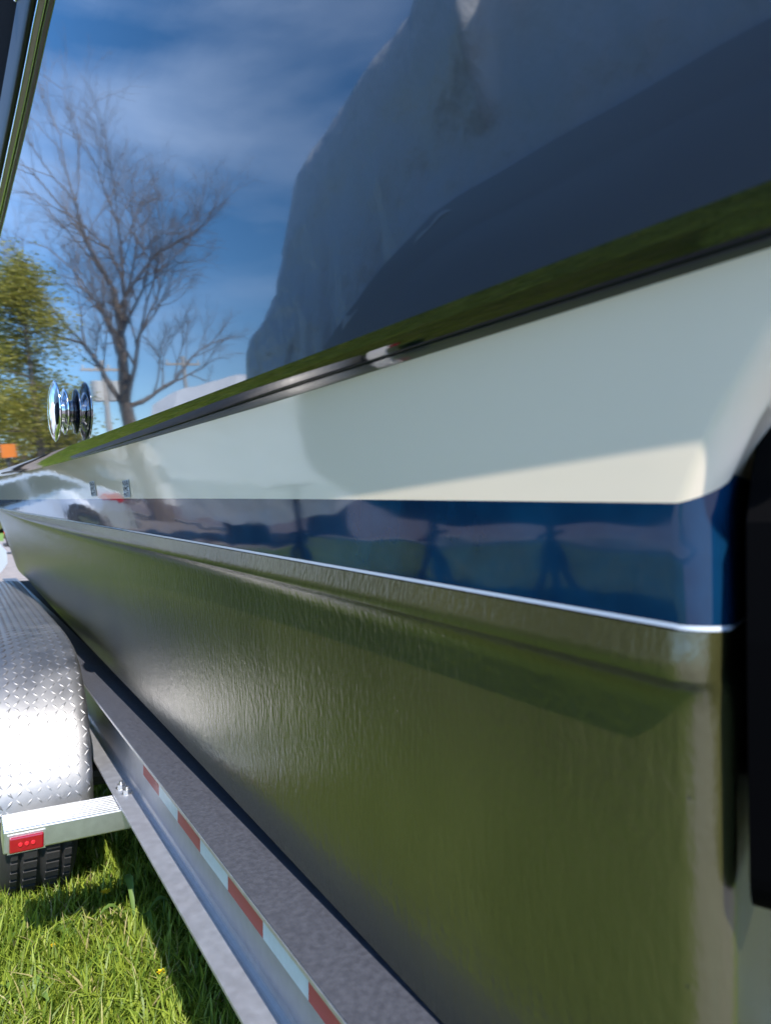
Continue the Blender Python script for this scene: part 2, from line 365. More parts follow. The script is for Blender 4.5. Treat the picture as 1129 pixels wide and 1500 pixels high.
# rub rail along the sheer
def railrow(dx, dz): return row(lambda Y, z: offUP(Y, zR(Y))+dx, lambda y: zR(y)+dz)
hpart('rail_trim', [railrow(0, 0), railrow(.003, -.004), railrow(.006, -.001)], M['chrome'])
hpart('rail_underside', [railrow(.006, -.001), railrow(.018, .003)], M['railg'])
hpart('rail_moulding', [railrow(.018, .003), railrow(.021, .001), railrow(.0225, .006), railrow(.018, .055)], M['chrome'])
hpart('rail_insert', [railrow(.018, .055), railrow(.026, .050), railrow(.034, .06), railrow(.038, .09), railrow(.050, .17), railrow(.045, .185)], M['rubber'])
hpart('cover_skirt', [railrow(.045, .185), railrow(.060, .24), railrow(.095, .42), railrow(.15, .70), railrow(.14, .78)], M['canvas'], label='dark canvas cover hanging over the boat side')
dk = [[(x*(1-t)+1.75*t, y, z+.25*math.sin(t*1.57)) for x, y, z in railrow(.14, .78)] for t in (0, .3, .7, 1)]
hpart('deck_cover', dk, M['canvas'])
# transom: black pad with a rounded lower corner on the recessed stern
def padbuild():
    ex, ey = row(offWALL, zC)[5][:2]          # corner end of the transom
    d = Vector((.905, .425, 0)); nn = Vector((.425, -.905, 0)); base = Vector((ex, ey, 0))
    pts = []
    x0 = -.098; zt, zb, r = 1.262, .928, .030
    pts = [(x0+.075, zt+.01), (x0+.03, zt-.03), (x0+.004, zt-.06), (x0, 1.12), (x0+.002, zb+r)]
    for k in range(1, 7):
        a = math.pi+math.pi/2*k/6; pts.append((x0+.002+r+r*math.cos(a), zb+r+r*math.sin(a)))
    pts += [(.5, zb), (.5, zt+.3)]
    V = []; 
    for s in (.030, .012):
        for (u, z) in pts:
            V.append(base+d*u+nn*s+Vector((0, 0, z))-BM)
    n = len(pts); Fc = [tuple(range(n)), tuple(range(2*n-1, n-1, -1))]+[(i, (i+1) % n, (i+1) % n+n, i+n) for i in range(n)]
    return mesh('stern_fairing', V, Fc, M['black'], boat)
def padline():
    ex, ey = row(offWALL, zC)[5][:2]; d = Vector((.905, .425, 0)); nn = Vector((.425, -.905, 0)); base = Vector((ex, ey, 0)); z = zP(.33)
    V = [base+d*u+nn*.0312+Vector((0, 0, z+q))-BM for u, q in ((-.096, -.0045), (.5, -.0045), (.5, 0), (-.096, 0))]
    return mesh('fairing_stripe', V, [(0, 1, 2, 3)], M['pindim'], boat)
PAD = padbuild(); padline(); PAD['label'] = 'black rounded fairing on the stern'
# chrome fittings on the topside
nUP = Vector((-1, -.068, -.062)).normalized()
def fitting(px, py, R, name='chrome_fitting'):
    p = Vector(hit(px, py, PL_UP))
    prof = [(0.0001, .056), (R*.35, .055), (R*.7, .051), (R*.93, .045), (R, .041), (R*.93, .037), (R*.7, .032), (R*.42, .029), (R*.38, .026), (R*.45, .023), (R*.68, .020), (R*.76, .016), (R*.70, .012), (R*.42, .008), (R*.36, .004), (R*.36, -.003)]
    V, Fc = lathe(prof, 48)
    q = Vector((1, 0, 0)).rotation_difference(nUP).to_matrix()
    V = [p+q@Vector(v)-BM for v in V]
    return mesh(name, V, Fc, M['chrome'], boat, True)
fitting(103, 603, .088); fitting(45, -6, .03)
# small printed stickers on the white band
def sticker(px, py, w, h, rows_, nm):
    p = Vector(hitLO(px, py)); a = aY(p.y); n = Vector((-1, -.055, -a)).normalized()
    u = Vector((.055, -1, 0)).normalized(); v = n.cross(u).normalized()
    if v.z < 0: v = -v
    # reading direction runs aft (left to right in view from outboard)
    u = -u if (u.cross(v)).dot(n) < 0 else u
    o = p+n*.0014-BM
    V = [o-u*w/2-v*h/2, o+u*w/2-v*h/2, o+u*w/2+v*h/2, o-u*w/2+v*h/2]
    s = mesh(nm, V, [(0, 1, 2, 3)], M['pin'], boat); s['label'] = 'small pale sticker with black letters'
    o2 = p+n*.0022-BM
    k = 0
    for txt, yy, sz in rows_:
        cu = bpy.data.curves.new('t', 'FONT'); cu.body = txt; cu.size = 1; cu.align_x = 'CENTER'; cu.align_y = 'CENTER'
        cu.resolution_u = 2
        to = bpy.data.objects.new('t', cu); COL.objects.link(to); dg = bpy.context.evaluated_depsgraph_get()
        me = bpy.data.meshes.new_from_object(to.evaluated_get(dg)); bpy.data.objects.remove(to)
        xs = [q.co.x for q in me.vertices]; ww = max(xs)-min(xs); sx = w*.86/ww
        for q in me.vertices:
            q.co = (o2+u*(q.co.x*sx)+v*(yy*h+q.co.y*sz*h))
        me.materials.append(M['black']); t = bpy.data.objects.new('lettering', me); COL.objects.link(t); t.parent = s
sticker(186, 716, .060, .044, [('NVA', .30, .46), ('VMC', -.03, .46), ('PNTS', -.35, .36)], 'sticker')
sticker(137, 716, .066, .044, [('NVA', .30, .46), ('VMC', -.03, .46), ('PNTS', -.35, .36)], 'sticker')

# ------------------------------------------------------------------ the trailer
TR = empty('boat_trailer', 'aluminium I-beam boat trailer with red and white reflective tape under the navy boat', 'trailer', (1.75, 3.5, 0))
TM = Vector((1.75, 3.5, 0))
def tbox(name, x0, x1, y0, y1, z0, z1, m, bev=.002, par=None):
    bm = bmesh.new(); box(bm, x0, x1, y0, y1, z0, z1); return bmo(name, bm, m, par or TR, loc=-TM if par is None else None, bevel=bev)
def ibeam(name, mirror=False):
    # profile in X,Z: outer edge at X=.366
    xo, xi, xw0, xw1 = .366, .493, .4265, .4325; zb, zt, tf, r = .455, .655, .008, .012
    pr = [(xo, zb), (xi, zb), (xi, zb+tf), (xw1+r, zb+tf+.002), (xw1, zb+tf+r), (xw1, zt-tf-r), (xw1+r, zt-tf-.002), (xi, zt-tf), (xi, zt), (xo, zt), (xo, zt-tf), (xw0-r, zt-tf-.002), (xw0, zt-tf-r), (xw0, zb+tf+r), (xw0-.004, zb+tf+.005), (xw0-r, zb+tf+.002), (xo, zb+tf)]
    if mirror: pr = [(3.5-x, z) for x, z in pr]
    V = [(x, -.35, z) for x, z in pr]+[(x, 8.2, z) for x, z in pr]; n = len(pr)
    Fc = [tuple(range(n)), tuple(range(2*n-1, n-1, -1))]+[(i, i+n, (i+1) % n+n, (i+1) % n) for i in range(n)]
    me = mesh(name, V, Fc, M['alu'], TR, loc=-TM); b = bmesh.new(); b.from_mesh(me.data); bmesh.ops.recalc_face_normals(b, faces=b.faces)
    bmesh.ops.bevel(b, geom=[e for e in b.edges if e.calc_length() > 2], offset=.0012, segments=2, affect='EDGES'); b.to_mesh(me.data); b.free()
    return me
ibeam('frame_beam'); ibeam('frame_beam', True)
tbox('beam_top_shade', .3665, .4925, -.345, 8.19, .6552, .6572, M['flange_shade'], .0006)['label'] = 'top of the beam with its shade put in as a dark grey sheet'  # thin sheet added over the top flange, shade put into its colour
# reflective tape, alternate red and white pieces
y = 1.93-.247+.0
ystart = None
def ytape(px):  # where the sight line at this column meets the web
    a = math.atan((px-564.5)/F)+YAW; return .4265/math.tan(a)
e_ = [ytape(q) for q in (213, 237, 266, 299, 341, 390, 454)]
per = (e_[0]-e_[6])/6; y0 = e_[0]
k = 0; yy = y0
while yy > -.3:
    m = M['red'] if k % 2 == 0 else M['tapew']
    bm = bmesh.new(); box(bm, .4255, .4262, yy-per+.0005, yy-.0005, .531, .572)
    t = bmo('reflective_tape', bm, m, TR, loc=-TM); t['label'] = 'red reflective tape piece' if k % 2 == 0 else 'white reflective tape piece'
    yy -= per; k += 1
# cross tube, with ribbed top
tube = tbox('cross_tube', .095, 3.405, 1.97, 2.09, .398, .4535, M['alu_b'], .004)
bm = bmesh.new()
for i in range(9): box(bm, .097, .364, 1.978+i*.0125, 1.983+i*.0125, .452, .4552)
tag(bmo('tube_ribs', bm, M['alu_b'], TR, loc=-TM), kind='stuff')
for yc in (4.4, 6.6): tbox('cross_tube', .38, 3.12, yc-.05, yc+.05, .350, .452, M['alu_b'], .004)
# marker lamp on the aft face of the tube end
bm = bmesh.new(); box(bm, -.038, .038, -.011, 0, -.019, .019); LAMP = bmo('marker_lamp', bm, M['lens'], TR, loc=Vector((.146, 1.969, .420))-TM, bevel=.004)
LAMP['label'] = 'red marker lamp on the tube end'
bm = bmesh.new()
for i in (-1, 0, 1): cyl(bm, (i*.014, -.011, 0), (i*.014, -.0135, 0), .0055, .004, 10)
bmo('lamp_diode', bm, M['lens2'], LAMP)
bm = bmesh.new(); box(bm, -.042, .042, -.002, 0, -.023, .023); bmo('lamp_base', bm, M['alu_b'], LAMP, loc=(0, .0002, 0))
# bolts
def bolt(x, y, z):
    bm = bmesh.new(); cyl(bm, (0, 0, 0), (0, 0, .002), .016, n=18); cyl(bm, (0, 0, .002), (0, 0, .012), .0115, n=6); cyl(bm, (0, 0, .012), (0, 0, .020), .006, n=10)
    return bmo('bolt', bm, M['steel'], TR, loc=Vector((x, y, z))-TM)
bolt(.392, 2.10, .4632); bolt(.398, 2.05, .4632)
bm = bmesh.new(); box(bm, .49, .62, 2.3, 7.8, .60, .655); bmo('bunk_board', bm, M['canvas'], TR, loc=-TM)
# tandem fender of diamond plate
FP = [(2.225, .385), (2.245, .46), (2.285, .54), (2.335, .61), (2.40, .672), (2.50, .735), (2.62, .775), (2.78, .797), (3.0, .806), (3.6, .812), (4.4, .818), (5.1, .823), (5.5, .815), (5.72, .78), (5.88, .70), (5.97, .58), (6.0, .43)]
def catm(P, n=6):
    out = []
    for i in range(len(P)-1):
        p0 = P[max(i-1, 0)]; p1 = P[i]; p2 = P[i+1]; p3 = P[min(i+2, len(P)-1)]
        for k in range(n):
            t = k/n; out.append(tuple(.5*((2*p1[j])+(-p0[j]+p2[j])*t+(2*p0[j]-5*p1[j]+4*p2[j]-p3[j])*t*t+(-p0[j]+3*p1[j]-3*p2[j]+p3[j])*t**3) for j in range(2)))
    out.append(P[-1]); return out
FC = catm(FP, 5)
def fnorm(i):
    a = FC[max(i-1, 0)]; b = FC[min(i+1, len(FC)-1)]; d = Vector((0, b[0]-a[0], b[1]-a[1])).normalized(); return Vector((0, -d.z, d.y))
def fender(side):
    fe = empty('tmp', '', '')
    V = []; Fc = []
    xs = [(.085, -.02), (.085, -.008), (.090, -.002), (.10, 0), (.16, .001), (.22, .0015), (.30, .001), (.325, -.001), (.337, -.007), (.342, -.016), (.344, -.03), (.344, -.075)]
    nx = len(xs)
    for i, (yy, zz) in enumerate(FC):
        n = fnorm(i)
        for (x, h) in xs: V.append((x, yy+n.y*h, zz+n.z*h))
    for i in range(len(FC)-1):
        for k in range(nx-1): Fc.append((i*nx+k, i*nx+k+1, (i+1)*nx+k+1, (i+1)*nx+k))
    bpy.data.objects.remove(fe)
    if side: V = [(3.5-x, y, z) for x, y, z in V]
    return mesh('fender', V, Fc, M['plate'], TR, True, loc=-TM)
FN = fender(0); fender(1)
# raised lozenges
arc = [0]
for i in range(1, len(FC)): arc.append(arc[-1]+math.hypot(FC[i][0]-FC[i-1][0], FC[i][1]-FC[i-1][1]))
V = []; Fc = []
def fpt(s, x):
    j = min(max(np.searchsorted(arc, s)-1, 0), len(FC)-2); t = (s-arc[j])/(arc[j+1]-arc[j]); a, b = FC[j], FC[j+1]
    n = (fnorm(j)*(1-t)+fnorm(j+1)*t).normalized(); return Vector((x, a[0]*(1-t)+b[0]*t, a[1]*(1-t)+b[1]*t)), n
pit = .027; s = .012; r_ = 0
while s < arc[-1]-.02:
    for c in range(10):
        x = .098+c*pit*.93
        if x > .338: continue
        sgn = 1 if (r_+c) % 2 == 0 else -1
        p, n = fpt(s, x); p2, _ = fpt(s+.004, x); tv = (p2-p).normalized(); xv = Vector((1, 0, 0))
        u = (xv*.62*sgn+tv*.78).normalized(); w = n.cross(u); drop = 0 if x < .32 else -.002-.3*(x-.32)
        p = p+n*drop; b = len(V)
        V += [p-u*.0155, p+w*.0040, p+u*.0155, p-w*.0040, p-u*.006+n*.0022, p+u*.006+n*.0022]
        Fc += [(b, b+1, b+4), (b+1, b+5, b+4), (b+1, b+2, b+5), (b+2, b+3, b+5), (b+3, b+4, b+5), (b+3, b, b+4)]
    s += pit; r_ += 1
tag(mesh('tread_pattern', [v-Vector((0, 0, -.0012)) for v in V], Fc, M['plate'], FN, True), kind='stuff')
# wheels
def wheel(cx, cy, R=.335, w=.205, parent=None, off=None, treadn=56):
    off = off if off is not None else -TM
    prof = [(R*.58, -w*.42), (R*.66, -w*.49), (R*.85, -w*.52), (R*.955, -w*.44), (R*.985, -w*.36), (R*.985, -w*.30), (R*.965, -w*.285), (R*.965, -w*.265), (R*.99, -w*.25), (R*.995, -w*.05), (R*.97, -w*.035), (R*.97, w*.035), (R*.995, w*.05), (R*.99, w*.25), (R*.965, w*.265), (R*.965, w*.285), (R*.985, w*.30), (R*.985, w*.36), (R*.955, w*.44), (R*.85, w*.52), (R*.66, w*.49), (R*.58, w*.42)]
    V, Fc = lathe(prof, treadn)
    t = mesh('tyre', V, Fc, M['tyre'], parent or TR, True, loc=Vector((cx, cy, R))+off)
    bm = bmesh.new()
    for k in range(treadn):
        a = 2*math.pi*k/treadn
        for q in (-1, 1):
            for (xa, xb_) in ((.06, .235), (.31, .40)):
                Mx = Matrix.Rotation(a+(.03*q), 4, 'X')
                box(bm, min(q*w*xa, q*w*xb_), max(q*w*xa, q*w*xb_), -R*.036, R*.036, R*.975, R*1.008 if xa < .2 else R*.997, Mx)
    tag(bmo('tread_blocks', bm, M['tyre'], t), kind='stuff')
    V, Fc = lathe([(R*.58, -w*.42), (R*.55, -w*.36), (R*.5, -w*.2), (R*.25, -w*.15), (R*.22, -w*.35), (.0001, -w*.37)], 32)
    mesh('rim', V, Fc, M['rim'], t, True)
    return t
for cy in (2.66, 3.6+.85): wheel(.215, cy); 
for cy in (2.66, 4.45): wheel(3.285, cy)
bm = bmesh.new(); cyl(bm, (.3, 2.66, .335), (3.2, 2.66, .335), .04); bmo('axle', bm, M['stand'], TR, loc=-TM)
bm = bmesh.new(); cyl(bm, (.3, 4.45, .335), (3.2, 4.45, .335), .04); bmo('axle', bm, M['stand'], TR, loc=-TM)
bm = bmesh.new(); cyl(bm, (.43, 8.1, .55), (1.75, 11.2, .5), .05); cyl(bm, (3.07, 8.1, .55), (1.75, 11.2, .5), .05); cyl(bm, (1.75, 11.0, .5), (1.75, 11.0, 0), .03); bmo('drawbar', bm, M['alu'], TR, loc=-TM)

# ------------------------------------------------------------------ grass
def blades(name, n, x0, x1, y0, y1, hmin, hmax, w, mask=None, seed=1):
    g = np.random.default_rng(seed)
    x = g.uniform(x0, x1, n); y = g.uniform(y0, y1, n)
    if mask is not None:
        k = mask(x, y); x = x[k]; y = y[k]; n = len(x)
    # clumps change the height
    cl = .8+.2*np.sin(x*9+1.3*np.sin(y*7))*np.cos(y*8+1.7*np.sin(x*5))
    h = g.uniform(hmin, hmax, n)*(.6+.5*cl); a = g.uniform(0, 2*np.pi, n); lean = g.uniform(.1, .95, n)*h; ww = w*g.uniform(.6, 1.5, n)
    ca, sa = np.cos(a), np.sin(a); b = a+g.normal(0, .5, n); cb, sb = np.cos(b+np.pi/2), np.sin(b+np.pi/2)
    V = np.zeros((n, 7, 3)); ts = [0, .35, .72]
    for i, t in enumerate(ts):
        r = lean*t**1.8; z = h*(t-.25*t*t*(lean/h)); wd = ww*(1-.25*t)
        V[:, 2*i, 0] = x+ca*r-cb*wd/2; V[:, 2*i, 1] = y+sa*r-sb*wd/2; V[:, 2*i, 2] = z
        V[:, 2*i+1, 0] = x+ca*r+cb*wd/2; V[:, 2*i+1, 1] = y+sa*r+sb*wd/2; V[:, 2*i+1, 2] = z
    V[:, 6, 0] = x+ca*lean; V[:, 6, 1] = y+sa*lean; V[:, 6, 2] = h*(1-.3*lean/h)
    base = (np.arange(n)*7)[:, None]
    q = np.concatenate([base+np.array([[0, 1, 3, 2]]), base+np.array([[2, 3, 5, 4]])], 1).reshape(-1, 4)
    tr = (base+np.array([[4, 5, 6]]))
    me = bpy.data.meshes.new(name); me.vertices.add(n*7); me.vertices.foreach_set('co', V.ravel())
    loops = np.concatenate([q.ravel(), tr.ravel()]); me.loops.add(len(loops)); me.loops.foreach_set('vertex_index', loops.astype(np.int32))
    starts = np.concatenate([np.arange(len(q))*4, len(q)*4+np.arange(len(tr))*3]); me.polygons.add(len(starts)); me.polygons.foreach_set('loop_start', starts.astype(np.int32))
    me.update(calc_edges=True); me.validate(); me.materials.append(M['grass'])
    o = bpy.data.objects.new(name, me); COL.objects.link(o); return tag(o, 'bright green long spring grass growing round the trailer and boats', 'grass', kind='stuff')
blades('near_grass', 52000, -.35, 1.0, 1.1, 3.4, .05, .15, .0050, seed=3)
g2 = blades('lawn_grass', 110000, -7.0, 4.0, -.35, 13, .04, .11, .010, mask=lambda x, y: ~((x > -.35) & (x < 1.0) & (y > 1.1) & (y < 3.4)), seed=4)
g2['label'] = 'green grass covering the lawn beyond the trailer, up to the road'
# broad-leaved weeds
def weed(x, y, n, Ln, Wd, rise=.35, label='', name='weed_plant'):
    t = empty(name, label, 'plant', (x, y, 0.02))
    for k in range(n):
        a = 2*math.pi*k/n+random.uniform(-.3, .3); l = Ln*random.uniform(.7, 1.1); V = []; Fc = []
        S_ = 7
        for i in range(S_+1):
            u = i/S_; w = Wd*math.sin(math.pi*min(1, (u*.85+.12)))**.8*(1+.18*math.sin(u*22)); w *= (u+.15) if u < .5 else 1.0-.2*u
            r = l*u; z = rise*l*math.sin(u*2.2)
            for s_ in (-1, 0, 1):
                V.append((r*math.cos(a)-s_*w/2*math.sin(a), r*math.sin(a)+s_*w/2*math.cos(a), z+abs(s_)*w*.18+.004))
        for i in range(S_):
            for j in range(2): b = i*3+j; Fc.append((b, b+1, b+4, b+3))
        mesh('leaf', V, Fc, M['weed'], t, True)
    return t
def gpt(px, py, z=0.0):
    d = ray(px, py); t = (z-CAMZ)/d[2]; p = CP+t*d; return p
WL = [((60, 1372), 7, .11, .035, .55, 'large broad-leaved weed rosette in sunlit grass left of the beam'),
      ((200, 1362), 4, .12, .028, 1.1, 'upright dock leaves in grass beside the shaded strip under the trailer'),
      ((155, 1240), 6, .06, .03, 1.2, 'small leafy weed standing below the cross tube'),
      ((125, 1465), 5, .05, .02, .5, 'low plantain rosette at the foot of the picture'),
      ((320, 1430), 4, .10, .024, .9, 'weed leaves standing in the shade of the beam'),
      ((15, 1462), 5, .06, .022, .7, 'weed rosette at the lower left corner of the lawn')]
for (q, n, l, w, rs, lb) in WL:
    p = gpt(*q, .05); weed(p[0], p[1], n, l, w, rs, lb)
for k in range(16):
    px, py = random.uniform(0, 230), random.uniform(1320, 1495); p = gpt(px, py, .04)
    w = weed(p[0], p[1], random.randint(4, 6), random.uniform(.04, .07), random.uniform(.018, .028), random.uniform(.5, 1.0), 'small clover-like weed among the sunlit grass blades', 'small_weed'); w['group'] = 'small weeds in the sunlit grass'
def dandelion(px, py, h, R, lb):
    p = gpt(px, py, h); t = empty('dandelion', lb, 'flower', (p[0], p[1], 0), group='dandelions in the grass')
    bm = bmesh.new(); cyl(bm, (.01, .01, 0), (0, 0, h), .0018, .0014, 6); bmo('stem', bm, M['weed'], t)
    V = []; Fc = []
    for k in range(60):
        a = random.uniform(0, 6.28); el = random.uniform(.1, 1.35); d = Vector((math.cos(a)*math.cos(el), math.sin(a)*math.cos(el), math.sin(el)*.6)); s_ = Vector((-math.sin(a), math.cos(a), 0))*R*.12
        b = len(V); e = d*R*random.uniform(.8, 1.1); V += [-s_*.5, s_*.5, e+s_, e-s_]; Fc.append((b, b+1, b+2, b+3))
    mesh('flower_head', V, Fc, M['yellow'], t, loc=(0, 0, h))
dandelion(155, 1307, .10, .016, 'open yellow dandelion standing tallest, just below the cross tube')
dandelion(236, 1424, .09, .010, 'half-closed yellow dandelion nearest the shaded strip')
dandelion(78, 1385, .08, .008, 'small dandelion bud left among the sunlit grass')

# ------------------------------------------------------------------ the shrink-wrapped boat opposite
WB = empty('wrapped_boat', 'tall boat shrink-wrapped in blue-grey film on jack stands, across the lawn from the navy hull', 'boat', (-3.5, 4, 0)); WM = Vector((-3.5, 4, 0))
outl = [(330, 555), (330, 520), (340, 480), (372, 445), (395, 400), (404, 330), (412, 260), (424, 213), (470, 145), (520, 80), (600, 0)]
OP = [tuple(rx(*q, -2.2)) for q in outl]
oy = [p[1] for p in OP][::-1]; oz = [p[2] for p in OP][::-1]
tab_y = [.1, 1.2, 1.9, 2.3, 2.9]+oy; tab_z = [5.2, 5.3, 4.7, 4.45, 4.35]+oz  # aft end, out of view, is made taller to lengthen its shadow on the grass
YF = float(rx(715, 90, -2.2)[1]); print('fold', rx(735, 0, -2.2), rx(692, 175, -2.2))
yb = max(oy)
def ztop(Y): return float(np.interp(Y, tab_y, tab_z))
def zbot(Y): return float(np.interp(Y, [-.6, 1.35, 3.1, 3.7, 4.6, 7.0], [2.72, 2.80, 2.74, 2.55, 2.12, 2.30]))
ys = list(np.linspace(.1, 4.9, 170))+list(np.linspace(4.93, yb, 40)); V = []; Fc = []
prof = [(0, 0)]+[(0, .04*k) for k in range(1, 18)]+[(.005, .72), (.008, .78), (.018, .84), (.03, .89), (.05, .935), (.08, .965), (.12, .985), (.2, 1.0), (.32, 1.03), (.5, 1.04)]
prof = prof+[(1-a, b) for a, b in prof[-2::-1]]
wd = 2.6
for j, Y in enumerate(ys):
    zt, z0 = ztop(Y), zbot(Y); hh = max(zt-z0, .02)
    nar = max(0, (Y-5.0)/2.0)
    for (u, v) in prof:
        x = -2.2-wd*u; x = x if Y < 5 else x-(.5-u)*2*(.5*nar**1.5)
        z = z0+hh*v
        p = Vector((x, Y, z)); q = mnoise.noise(p*1.6)*.035+mnoise.noise(Vector((p.x*2, p.y*7, p.z*1.2)))*.012+mnoise.noise(p*9)*.004
        if u < .5:
            yf = YF-.10*(z-3.2); dY = Y-yf; st = min(1, max(0, (dY+.06)/.12)); st = st*st*(3-2*st)
            q += .24*st*math.exp(-max(dY, 0)/.55)*min(1, max(0, (z-3.0)/.6))
            q += .02*abs(mnoise.noise(Vector((x, Y*1.1+z*2.2, z*1.6-Y))))+.014*mnoise.noise(Vector((x*3, Y*2.2, z*9)))*max(0, 1-abs(z-z0-.25)/.45)
            q += .010*mnoise.noise(Vector((Y*13, z*13, 1)))*max(0, (v-.72)/.28)
        V.append(p+Vector((q*(1 if u < .5 else -1), 0, q*.6 if v > .8 else 0)))
n = len(prof)
for j in range(len(ys)-1):
    for k in range(n-1): Fc.append((j*n+k, j*n+k+1, (j+1)*n+k+1, (j+1)*n+k))
Fc.append(tuple(range(n-1, -1, -1))); Fc.append(tuple(len(V)-n+k for k in range(n)))
mesh('shrink_wrap', V, Fc, M['wrapb'], WB, True, loc=-WM)
# its hull
def hullband(name, side_pts, keelz, m):
    V = []; Fc = []; ys2 = np.linspace(keelz, yb+.3, 30)
    for Y in ys2:
        nar = max(0, (Y-4.6)/2.3); c = .5*wd*(1-min(1, nar**2*.9)); cx = -2.2-wd/2; P = [(u, z(Y) if callable(z) else z) for u, z in side_pts]
        for sg in (1, -1):
            for (u, z) in (P if sg == 1 else P[::-1]): V.append((cx+sg*c*u, Y, z+(.45*nar**2 if z < 2 else 0)))
    n = 2*len(side_pts)
    for j in range(len(ys2)-1):
        for k in range(n-1): Fc.append((j*n+k, j*n+k+1, (j+1)*n+k+1, (j+1)*n+k))
    Fc.append(tuple(range(n))); Fc.append(tuple(len(V)-n+k for k in range(n)))
    return mesh(name, V, Fc, m, WB, False, loc=-WM)
hullband('topside', [(1.01, lambda Y: zbot(Y)+.06), (1.0, lambda Y: zbot(Y)-.15), (.99, 2.05)], .15, M['hull2'])
hullband('hull_bottom', [(.99, 2.05), (.97, 1.34), (.6, 1.05), (0.01, .75)], 1.7, M['hull2b'])
STG = 'jack stands under the wrapped boat'
def jackstand(x, y, lb, top=1.25):
    t = empty('jack_stand', lb, 'jack stand', (x, y, 0), group=STG)
    bm = bmesh.new(); cyl(bm, (0, 0, .45), (0, 0, top), .032); bmo('screw_post', bm, M['stand'], t)
    bm = bmesh.new(); box(bm, -.12, .12, -.14, .14, top, top+.03); bmo('pad', bm, M['stand'], t)
    for k in range(3):
        a = k*2.094+.4; bm = bmesh.new(); cyl(bm, (0.02*math.cos(a), .02*math.sin(a), .75), (.34*math.cos(a), .34*math.sin(a), 0), .026, n=8); bmo('leg', bm, M['stand'], t)
    bm = bmesh.new(); cyl(bm, (-.13, 0, .8), (.13, 0, .8), .012, n=8); bmo('handle', bm, M['stand'], t)
jackstand(-2.45, 5.9, 'black jack stand under the bow end of the wrapped boat')
jackstand(-2.45, 4.0, 'black jack stand midway along the wrapped boat')
jackstand(-2.45, 2.9, 'black jack stand under the stern end of the wrapped boat')
# ------------------------------------------------------------------ trees
def tube(V, Fc, p0, p1, r0, r1, n=6):
    d = (p1-p0).normalized(); a = d.orthogonal().normalized(); b = d.cross(a); o = len(V)
    for p, r in ((p0, r0), (p1, r1)):
        for k in range(n): t = 2*math.pi*k/n; V.append(p+(a*math.cos(t)+b*math.sin(t))*r)
    for k in range(n): Fc.append((o+k, o+(k+1) % n, o+n+(k+1) % n, o+n+k))
def baretree(x, y, H, seed, lb, name='bare_tree', R=.30):
    rr = random.Random(seed); T = empty(name, lb, 'tree', (x, y, 0)); tv, tf, bv, bf, wv, wf = [], [], [], [], [], []
    def grow(p, d, ln, r, depth):
        segs = 5 if depth < 2 else 4
        for s in range(segs):
            d = (d+Vector((rr.gauss(0, .10), rr.gauss(0, .10), rr.gauss(0.05, .07)))*(1 if depth else .35)).normalized()
            q = p+d*ln/segs; r1 = r*(.92 if depth else .94)
            V_, F_ = (tv, tf) if depth == 0 else ((bv, bf) if depth < 3 else (wv, wf))
            tube(V_, F_, p, q, r, r1, 9 if depth == 0 else (6 if depth < 3 else 4)); p = q; r = r1
            if depth >= 1 and s >= 1 and depth < 6 and rr.random() < .75:
                ax = Vector((rr.gauss(0, 1), rr.gauss(0, 1), rr.gauss(0, .4))).cross(d).normalized(); nd = (d*math.cos(.7)+ax*math.sin(.7)+Vector((0, 0, .1))).normalized()
                grow(p, nd, ln*rr.uniform(.5, .7), r*.55, depth+1)
        if depth < 6:
            for k in range(2):
                ax = Vector((rr.gauss(0, 1), rr.gauss(0, 1), rr.gauss(0, .3))).cross(d).normalized(); an = rr.uniform(.2, .55)
                grow(p, (d*math.cos(an)+ax*math.sin(an)).normalized(), ln*rr.uniform(.6, .82), r*rr.uniform(.6, .78), depth+1)
    p = Vector((0, 0, 0)); d = Vector((0, 0, 1)); hs = H*.34; r = R
    pts = [Vector((.05*math.sin(i*1.3)*1.0, .05*math.cos(i), hs*i/6)) for i in range(7)]
    for i in range(6): tube(tv, tf, pts[i], pts[i+1], R*(1.25 if i == 0 else 1-.05*i), R*(.95-.05*i), 10)
    top = pts[-1]
    for k, (ax_, an, ln_, f) in enumerate(((.3, .16, .30, .62), (2.9, .14, .33, .66), (4.4, .42, .23, .42), (1.4, .4, .23, .42))):
        dd = Vector((math.cos(ax_)*math.sin(an), math.sin(ax_)*math.sin(an), math.cos(an))); grow(top-Vector((0, 0, .3*(k > 1))), dd, H*ln_*.85, R*.75*f, 1)
    for k, hh in enumerate((.97,)):
        aa = (3.3, 2.6)[k]; dd = Vector((math.cos(aa)*.9, math.sin(aa)*.9, .42)).normalized(); grow(Vector((0, 0, hs*hh)), dd, H*.14, R*.26, 2)
    mesh('trunk', tv, tf, M['bark'], T, True); mesh('limbs', bv, bf, M['bark'], T, True)
    tag(mesh('twigs', wv, wf, M['twig'], T), kind='stuff'); return T
b = rd(190, 612, 22); baretree(b[0], b[1], 12.6, 11, 'tall bare leafless tree standing beyond the lawn, its crown spread against the sky')
